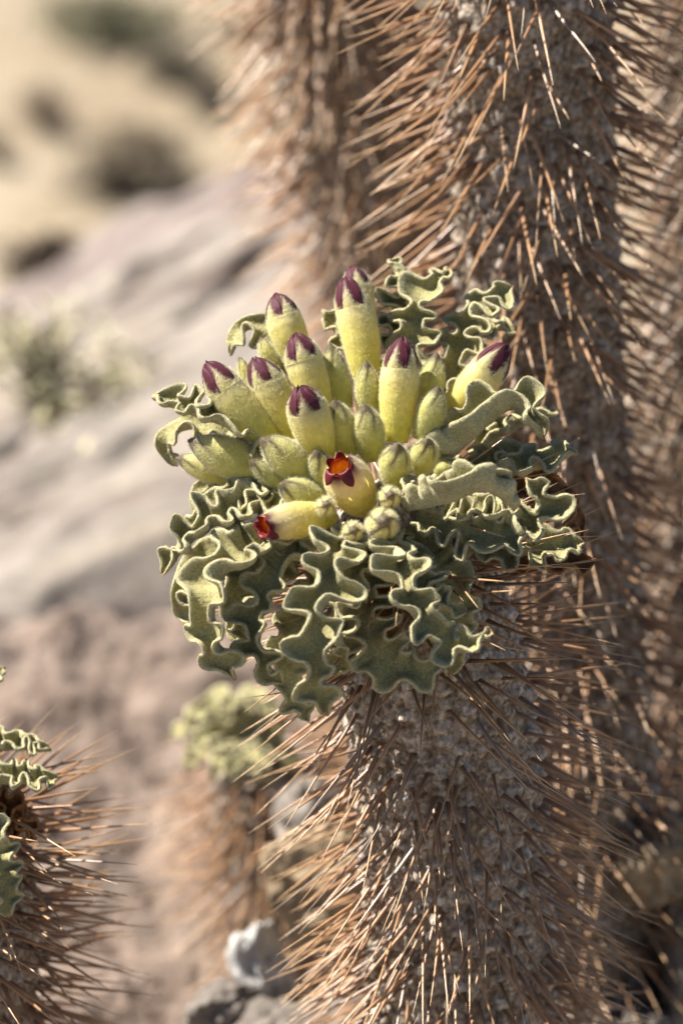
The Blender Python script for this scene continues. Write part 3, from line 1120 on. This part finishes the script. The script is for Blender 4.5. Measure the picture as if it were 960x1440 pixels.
def shrub(px, py, wpx, hpx, colr, label, D=None, n=2600, seed=0, name="desert_shrub", depth=1.0):
    rng = np.random.default_rng(70 + seed)
    ray = FWD + RGT * ((px - 480) / 4000) + UPV * ((720 - py) / 4000)
    if D is None:
        lo = 3.5
        for D in np.arange(4, 400, 0.1):
            p = CAMP + ray * D
            if p[2] < ground_z(p[0], p[1]):
                break
    p = CAMP + ray * D
    gz = ground_z(p[0], p[1]) if D > 8 else p[2]
    w = wpx / 4000 * D * 0.5
    h = hpx / 4000 * D * 1.25
    w *= 1.15
    base = np.array([p[0], p[1], gz - 0.02])
    root = thing(name, base, label, "shrub", "desert scrub on the slope")
    # stems
    SV, SQ = [], []
    off = 0
    tips = []
    for k in range(26):
        a = rng.uniform(0, 2 * np.pi)
        rr = math.sqrt(rng.random())
        tp = np.array([math.cos(a) * rr * w, math.sin(a) * rr * w * depth, h * (1 - 0.55 * rr ** 2) * rng.uniform(0.7, 1.0)])
        cpts = np.array([[0, 0, 0], tp * np.array([0.35, 0.35, 0.55]) + rng.normal(0, w * 0.05, 3), tp])
        cc, _ = spline(cpts, 7)
        tips.append(cc)
        ang = np.linspace(0, 2 * np.pi, 5, endpoint=False)
        rad = np.linspace(0.03, 0.006, 7) * w
        ring = cc[:, None] + np.stack([np.cos(ang), np.sin(ang), 0 * ang], -1)[None] * rad[:, None, None]
        SV.append(ring.reshape(-1, 3))
        SQ.append(grid_quads(7, 5, wrap=True) + off)
        off += 35
    mk("branches", np.vstack(SV), np.vstack(SQ), None, [M_TWIG], np.array([[0.10, 0.07, 0.05]]), 0, 0, root)
    tp = np.vstack([c[2:] for c in tips])
    ctr = tp[rng.integers(0, len(tp), n)] + rng.normal(0, 1, (n, 3)) * np.array([w, w, h]) * 0.11
    ctr[:, 2] = np.abs(ctr[:, 2])
    d1 = nrm(rng.normal(size=(n, 3)))
    d2 = nrm(np.cross(d1, rng.normal(size=(n, 3))))
    sz = w * 0.075 * rng.uniform(0.5, 1.4, (n, 1))
    V = np.stack([ctr - d1 * sz, ctr + d2 * sz * 0.4, ctr + d1 * sz, ctr - d2 * sz * 0.4], 1).reshape(-1, 3)
    cv = np.repeat(np.asarray(colr) * rng.uniform(0.6, 1.4, (n, 1)), 4, axis=0)
    fo = mk("foliage", V, np.arange(n * 4).reshape(-1, 4), None, [M_TWIG], cv, 0, 0, root, None, False)
    return root


SHRUBS = [
    (65, 185, 80, 62, (0.075, 0.055, 0.04), "compact dark brown round shrub alone on pale sand"),
    (165, 275, 150, 60, (0.09, 0.075, 0.055), "wide low brown shrub just above the rock slab's edge"),
    (250, 285, 90, 55, (0.07, 0.06, 0.045), "dark shrub beside the wide low brown one"),
    (150, 60, 190, 62, (0.12, 0.115, 0.075), "broad grey green shrub on the far sand"),
    (245, 112, 100, 40, (0.085, 0.075, 0.055), "dusky shrub below the broad grey green one"),
    (300, 160, 100, 46, (0.075, 0.065, 0.05), "dark spreading shrub near the sunlit spiny stem"),
    (-8, 232, 60, 50, (0.07, 0.055, 0.04), "little brown shrub on the sand near the compact dark round one"),
    (330, 60, 90, 34, (0.10, 0.09, 0.06), "small far shrub close beside the orange spined distant stem"),
    (205, 210, 120, 30, (0.16, 0.13, 0.09), "sparse dry tuft on the sand above the wide shrub"),
]
for i, (px, py, w, h, c, lab) in enumerate(SHRUBS):
    shrub(px, py, w, h, tuple(1.7 * v for v in c), lab, None, 1500, i)
shrub(70, 575, 300, 150, (0.48, 0.44, 0.28), "pale yellow green bush growing against the rock slab", 2.9, 600, 33, "green_bush", 0.6)
shrub(112, 385, 210, 60, (0.08, 0.06, 0.045), "dark dry scrub along the slab's upper edge", 4.9, 1500, 35, "dry_scrub", 0.6)

# ------------------------------------------------------------------ the plants
GROUP = "spiny succulent stems"


def base_point(ctrl):
    return np.array(ctrl[0])


def plant(ctrl, label):
    b = base_point(ctrl)
    return thing("spiny_succulent", b, label, "succulent", GROUP)


def down_to_ground(p, lean=(0, 0)):
    x, y = p[0] + lean[0], p[1] + lean[1]
    return np.array([x, y, 0.03])


# flowering plant
cf = [W(655, 1600, -16.5), W(648, 1440, -13.2), W(640, 1200, -9.4), W(618, 1000, -6.6), W(585, 850, -4.0), W(555, 750, -2.2), W(535, 690, -0.8)]
cf = [down_to_ground(cf[0], (0.004, 0.01))] + cf
R0 = plant(cf, "spiny stem crowned with yellow maroon-tipped flowers and ruffled grey green leaves")
ORG = np.array(R0.location)
stem_plant(R0, cf, 0.046, 0.0105, 0.066, individuals=300, nth=210, ds_grid=0.0016, seed=1, per=2, keep=0.50, spine_w=0.0020, taper_top=0.72, tilt_top=0.2, tilt_low=-0.58)

FLOWERS = [
    # base, tip, width, kind, tint
    ((515, 480, -4.0), (495, 373, -4.8), 50, "closed", 0.0),
    ((516, 540, -2.6), (485, 389, -3.0), 62, "closed", 0.0),
    ((425, 520, -2.6), (387, 413, -2.8), 58, "closed", 0.0),
    ((452, 585, -0.6), (415, 469, -0.4), 62, "closed", 0.05),
    ((408, 620, -0.3), (357, 503, 0.0), 60, "closed", 0.1),
    ((385, 625, 0.2), (289, 510, 0.2), 62, "closed", 0.0),
    ((455, 645, 1.0), (421, 543, 2.6), 66, "closed", 0.05),
    ((557, 622, 0.2), (567, 474, 0.4), 60, "closed", 0.0),
    ((615, 600, -1.0), (714, 484, -0.6), 62, "closed", 0.0),
    ((513, 714, 1.2), (473, 648, 4.3), 66, "open", 0.0),
    ((466, 724, 2.0), (360, 742, 5.0), 55, "open", 0.1),
]
for i, (b, t, w, k, tint) in enumerate(FLOWERS):
    flower(R0, ORG, b, t, w, k, roll=0.3 + i * 0.77, seed=i, tint=tint)

BUDS = [
    ((485, 575, -1.2), (463, 482, -1.0), 42),
    ((518, 590, -0.6), (514, 507, 0.0), 38),
    ((595, 590, -0.9), (614, 495, -0.8), 42),
    ((592, 618, 0.4), (616, 543, 1.0), 45),
    ((490, 640, 0.4), (469, 562, 1.6), 46),
    ((523, 645, 0.6), (512, 568, 1.8), 48),
    ((440, 678, 1.0), (366, 616, 2.0), 56),
    ((368, 665, 0.4), (264, 619, 0.6), 60),
    ((340, 672, -0.6), (247, 644, -0.6), 44),
    ((415, 690, 0.6), (350, 647, 1.6), 36),
    ((458, 712, 1.4), (392, 681, 2.8), 50),
    ((552, 684, 1.6), (559, 624, 3.4), 48),
    ((590, 662, 1.2), (601, 617, 2.8), 42),
    ((536, 740, 3.0), (540, 732, 5.6), 48),
    ((546, 703, 3.0), (549, 696, 4.8), 32),
    ((493, 751, 3.6), (497, 745, 5.2), 30),
    ((456, 716, 3.0), (459, 709, 4.4), 28),
    ((462, 690, 1.0), (444, 632, 2.6), 42),
    ((388, 520, -2.8), (366, 474, -3.0), 26),
    ((355, 545, -1.6), (336, 502, -1.8), 22),
    ((605, 670, 0.2), (648, 650, 0.8), 34),
    ((375, 690, 0.6), (324, 701, 1.0), 34),
    ((497, 672, 0.6), (492, 640, 1.6), 30),
]
for i, (b, t, w) in enumerate(BUDS):
    bud(R0, ORG, b, t, w, roll=i * 1.1, seed=i, dark=0.9, young=(0.15 if 13 <= i <= 16 else 0.65) if i not in (7, 8) else 0.45, head=13 <= i <= 16)

# (midrib points, half width, facing, fold, ruffles, amplitude)
LEAVES = [
    ([(400, 650, -0.6), (330, 603, 0.2), (272, 582, 0.4), (214, 560, 0.0)], 36, (-0.2, 0.75, 0.6), 36, 4, 1.0),
    ([(360, 640, -2.4), (292, 602, -2.2), (240, 612, -2.6), (244, 655, -2.9)], 30, (-0.6, 0.6, 0.5), 20, 3, 0.6),
    ([(400, 690, -0.8), (322, 680, -1.0), (284, 694, -1.6), (277, 730, -2.0)], 24, (-0.5, 0.7, 0.5), 22, 3, 0.6),
    ([(425, 705, 1.0), (345, 722, 1.8), (282, 750, 2.4), (228, 806, 2.2)], 40, (-0.15, 0.65, 0.75), 40, 5, 1.0),
    ([(450, 728, 1.8), (372, 765, 3.2), (308, 815, 4.6), (300, 885, 4.8), (332, 955, 4.0)], 44, (-0.5, 0.25, 0.85), 36, 5, 0.85),
    ([(360, 760, -0.6), (290, 790, -0.6), (262, 840, -1.0), (285, 885, -1.4)], 30, (-0.7, 0.3, 0.6), 20, 3, 0.6),
    ([(458, 742, 1.6), (400, 790, 3.4), (366, 862, 4.0), (366, 920, 4.2), (398, 962, 4.2)], 36, (-0.35, 0.2, 0.95), 42, 5, 0.9),
    ([(490, 748, 2.4), (464, 800, 5.6), (442, 880, 7.0), (445, 955, 6.6), (460, 1006, 5.6)], 40, (-0.08, 0.15, 1.0), 44, 5, 0.95),
    ([(470, 780, 0.6), (418, 880, 1.4), (410, 960, 1.4), (434, 1014, 1.2)], 30, (-0.2, 0.05, 1.0), 26, 5, 0.7),
    ([(516, 752, 1.8), (506, 830, 2.8), (524, 905, 3.2), (570, 945, 3.4), (624, 938, 4.0)], 46, (0.05, 0.3, 0.95), 34, 5, 0.9),
    ([(548, 748, 2.6), (562, 810, 5.8), (588, 872, 6.8), (638, 915, 6.6), (692, 888, 7.0)], 36, (0.15, 0.35, 0.9), 46, 5, 0.95),
    ([(572, 742, 1.0), (618, 800, 1.8), (636, 870, 2.0), (630, 950, 1.6)], 40, (0.25, 0.1, 0.95), 20, 6, 0.7),
    ([(572, 714, 3.4), (628, 704, 5.4), (682, 688, 5.6), (724, 716, 5.0)], 46, (0.02, 0.95, 0.30), 56, 4, 0.75),
    ([(585, 732, 1.6), (650, 748, 2.8), (722, 752, 3.2), (764, 718, 3.4), (738, 672, 4.0)], 44, (0.05, 0.40, 0.9), 36, 6, 0.9),
    ([(630, 752, 0.0), (705, 775, 1.0), (770, 772, 1.2), (820, 765, 1.0)], 42, (0.2, 0.3, 0.9), 30, 5, 0.85),
    ([(645, 695, -1.2), (715, 668, -0.6), (768, 655, -0.4), (812, 634, 0.0)], 36, (0.0, 0.8, 0.55), 34, 3, 0.9),
    ([(596, 672, -0.8), (655, 622, 0.4), (720, 574, 0.4), (762, 618, 0.6)], 50, (-0.25, 0.9, 0.4), 50, 4, 0.75),
    ([(660, 640, -3.2), (725, 600, -3.2), (784, 580, -3.2)], 26, (0.1, 0.9, 0.4), 36, 3, 0.9),
    ([(630, 690, -1.8), (680, 655, -1.4), (712, 640, -1.4), (716, 668, -1.2)], 28, (0.1, 0.6, 0.7), 30, 3, 0.9),
    ([(568, 560, -3.6), (584, 480, -4.2), (592, 425, -4.4), (636, 380, -4.8)], 34, (-0.35, 0.35, 0.85), 38, 4, 0.9),
    ([(560, 540, -4.4), (552, 455, -5.2), (562, 400, -5.4), (546, 364, -5.6)], 28, (0.2, 0.3, 0.9), 36, 4, 1.0),
    ([(610, 580, -3.6), (652, 490, -4.2), (676, 440, -4.4), (722, 404, -4.8)], 38, (-0.2, 0.5, 0.85), 36, 4, 0.9),
    ([(640, 520, -5.0), (680, 470, -5.4), (722, 462, -5.6)], 22, (0.0, 0.6, 0.7), 30, 2, 0.9),
    ([(415, 540, -3.6), (372, 468, -4.0), (340, 466, -4.4), (325, 500, -4.6)], 24, (-0.4, 0.8, 0.4), 20, 2, 0.5),
    ([(500, 520, -4.8), (470, 460, -5.2), (454, 436, -5.4)], 18, (-0.2, 0.5, 0.8), 26, 2, 0.8),
    ([(395, 640, -1.6), (352, 612, -1.2), (320, 640, -1.0)], 24, (-0.2, 0.7, 0.6), 26, 2, 0.9),
    ([(480, 760, -0.2), (496, 830, 0.6), (486, 900, 0.6), (470, 950, 0.4)], 34, (-0.05, 0.1, 1.0), 18, 5, 0.7),
    ([(440, 740, -0.4), (385, 800, 0.4), (345, 860, 0.4), (330, 905, 0.2)], 34, (-0.4, 0.2, 0.9), 20, 4, 0.7),
    ([(590, 690, 2.2), (574, 682, 3.2), (577, 700, 3.6)], 14, (0.0, 0.4, 0.9), 20, 2, 0.5),
    ([(505, 750, 1.6), (497, 800, 3.8), (478, 862, 4.6), (482, 925, 4.4)], 30, (0.0, 0.2, 1.0), 40, 4, 0.9),
    ([(430, 735, 1.4), (375, 775, 2.4), (338, 830, 2.8), (345, 900, 2.6)], 32, (-0.4, 0.3, 0.9), 36, 4, 0.9),
    ([(560, 750, 1.4), (585, 810, 3.6), (612, 850, 4.2), (655, 860, 4.4)], 28, (0.2, 0.4, 0.9), 40, 4, 0.9),
    ([(610, 722, 1.6), (670, 722, 3.0), (715, 735, 3.4), (745, 765, 3.2)], 32, (0.05, 0.75, 0.65), 40, 4, 0.9),
    ([(410, 690, 0.6), (340, 700, 1.0), (290, 725, 0.8), (262, 770, 0.4)], 28, (-0.3, 0.7, 0.6), 34, 4, 0.9),
]
for i, (pts, hw, up, fold, nw, amp) in enumerate(LEAVES):
    leaf(R0, ORG, pts, hw * 1.05, up, fold + 10, nw + (2 if nw >= 4 else 1), amp * 1.22, seed=i)
DEAD = [
    ([(700, 690, -1.8), (755, 690, -1.6), (795, 712, -1.8), (815, 755, -2.2)], 34, (0.5, 0.5, 0.7), 20, 4, 0.8),
    ([(690, 775, -0.8), (760, 790, -0.6), (835, 792, -0.8)], 30, (0.1, 0.8, 0.6), 30, 4, 0.8),
    ([(520, 770, 0.8), (540, 840, 2.6), (542, 905, 2.4)], 30, (0.1, 0.0, 1.0), 14, 3, 0.5),
    ([(600, 735, 0.4), (660, 728, 1.0), (715, 715, 1.0)], 26, (0.1, 0.3, 0.9), 18, 4, 0.7),
]
for i, (pts, hw, up, fold, nw, amp) in enumerate(DEAD):
    o = leaf(R0, ORG, pts, hw, up, fold, nw, amp, seed=60 + i, dead=True)
    o["label"] = "brown withered curled leaf"

# tall stem straight behind
ca = [W(815, 1250, -36), W(795, 900, -30), W(770, 600, -24.5), W(752, 300, -19.5), W(742, 0, -14.5), W(735, -260, -10)]
ca = [down_to_ground(ca[0], (0.0, 0.0))] + ca
RA = plant(ca, "tall leafless spiny stem rising right behind the flowering crown")
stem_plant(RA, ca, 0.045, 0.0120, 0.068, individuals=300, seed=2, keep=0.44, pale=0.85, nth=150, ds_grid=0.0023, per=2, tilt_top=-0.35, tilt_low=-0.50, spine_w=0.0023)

cb = [W(960, 1230, -62), W(985, 900, -55), W(1010, 600, -49), W(1030, 300, -43), W(1050, -200, -33)]
cb = [down_to_ground(cb[0], (0.0, 0.0))] + cb
RB = plant(cb, "dark spiny stem standing behind the tall leafless stem's shaded side")
stem_plant(RB, cb, 0.052, 0.0130, 0.066, individuals=0, seed=3, keep=0.40, pale=0.5, nth=120, ds_grid=0.0027, per=2, spine_w=0.0016, tilt_top=-0.6, tilt_low=-0.9)  # low pale factor: bark colour darkened all over to stand in for shade

cc_ = [W(600, 760, -78), W(570, 500, -70), W(535, 280, -63), W(480, 0, -55), W(445, -220, -48)]
cc_ = [down_to_ground(cc_[0], (0.02, 0.0))] + cc_
RC = plant(cc_, "distant spiny stem with glowing orange spines against the pale slab")
stem_plant(RC, cc_, 0.046, 0.0125, 0.070, individuals=0, seed=4, keep=0.7, nth=110, ds_grid=0.003, per=2, spine_w=0.0025, tilt_top=-0.3, tilt_low=-0.45)

# small plant before the brown boulder
cd = [W(470, 1420, -62), W(440, 1300, -60), W(400, 1160, -58), W(355, 1050, -56)]
cd = [down_to_ground(cd[0], (0.02, 0.0))] + cd
RD = plant(cd, "small spiny plant with a pale green leaf tuft before the brown boulder")
stem_plant(RD, cd, 0.046, 0.0115, 0.066, individuals=0, seed=5, keep=0.8, nth=110, ds_grid=0.0024, per=2, spine_w=0.0016, taper_top=0.8)
OD = np.array(RD.location)
rg = np.random.default_rng(5)
for k in range(12):
    a = -0.3 + k / 11 * (math.pi + 0.6)
    ex, ey = math.cos(a), math.sin(a)
    z0 = -54 + rg.uniform(-1, 1)
    ln = rg.uniform(60, 88)
    dz = rg.uniform(-2, 4.5)
    leaf(RD, OD, [(340 + ex * 6, 1045 - ey * 6, z0), (335 + ex * ln * 0.6, 1035 - ey * ln * 0.7, z0 + dz * 0.6), (330 + ex * ln * 1.15, 1050 - ey * ln * 0.75 + 15, z0 + dz)],
         27, (ex * 0.3, 0.6, 0.7), 36, 5, 1.1, seed=100 + k, hairs=0)
for k in range(5):
    a = rg.uniform(3.5, 5.9)
    leaf(RD, OD, [(340, 1045, -53), (340 + math.cos(a) * 35, 1055 - math.sin(a) * 15, -50), (340 + math.cos(a) * 60, 1080 - math.sin(a) * 25, -49.5)],
         20, (0, 0.3, 0.9), 25, 4, 0.9, seed=130 + k, hairs=0)

# plant at the picture's edge
ce = [W(-70, 1640, -17), W(-66, 1440, -13), W(-64, 1250, -9.5), W(-68, 1090, -6.5)]
ce = [down_to_ground(ce[0], (0.0, 0.01))] + ce
RE = plant(ce, "spiny stem with a few ruffled leaves standing apart, facing the brown boulder")
stem_plant(RE, ce, 0.042, 0.0110, 0.066, individuals=240, seed=6, keep=0.62, spine_w=0.0022, nth=150, ds_grid=0.002, per=2, taper_top=0.75, tilt_top=0.2, tilt_low=-0.42)
OE = np.array(RE.location)
LE = [
    ([(-90, 1090, -5), (-30, 1060, -4.5), (25, 1052, -4.5), (72, 1056, -5)], 38, (0.1, 0.85, 0.5), 40, 5, 1.0),
    ([(-90, 1110, -3.5), (-30, 1100, -3), (30, 1100, -3), (82, 1096, -3.4)], 40, (0.0, 0.7, 0.7), 32, 5, 1.0),
    ([(-80, 1130, -3), (-30, 1160, -1), (0, 1210, -0.6), (12, 1290, -1.2)], 34, (0.4, 0.2, 0.9), 24, 6, 0.9),
    ([(-80, 1060, -7), (-50, 1000, -7.5), (-20, 960, -7.5), (8, 940, -8)], 22, (0.1, 0.6, 0.7), 30, 5, 1.0),
    ([(-100, 1080, -6), (-130, 1020, -6), (-190, 980, -6)], 36, (-0.2, 0.7, 0.7), 30, 5, 1.0),
    ([(-110, 1110, -4), (-160, 1140, -2), (-190, 1220, -2)], 36, (-0.5, 0.3, 0.8), 26, 5, 0.9),
    ([(-95, 1130, -3), (-90, 1200, 0.5), (-95, 1290, 0.5)], 40, (0, 0.2, 1), 26, 6, 0.9),
]
for i, (pts, hw, up, fold, nw, amp) in enumerate(LE):
    leaf(RE, OE, pts, hw * 0.92, up, fold + 10, nw + 3, amp * 1.25, seed=160 + i)
for i, (pts, hw, up, fold, nw, amp) in enumerate([
    ([(-60, 1110, -5), (-10, 1130, -4.8), (30, 1145, -5), (44, 1185, -5)], 26, (0.4, 0.4, 0.8), 40, 5, 1.2),
    ([(-60, 1120, -5.5), (0, 1150, -5.5), (28, 1200, -5.6)], 20, (0.4, 0.3, 0.8), 40, 4, 1.2)]):
    leaf(RE, OE, pts, hw, up, fold, nw, amp, seed=180 + i, dead=True)["label"] = "brown withered curled leaf"

for ob in list(scene.objects):
    if ob.type == 'MESH' and "label" not in ob and ob.parent is None and "kind" not in ob:
        print("unlabelled", ob.name)
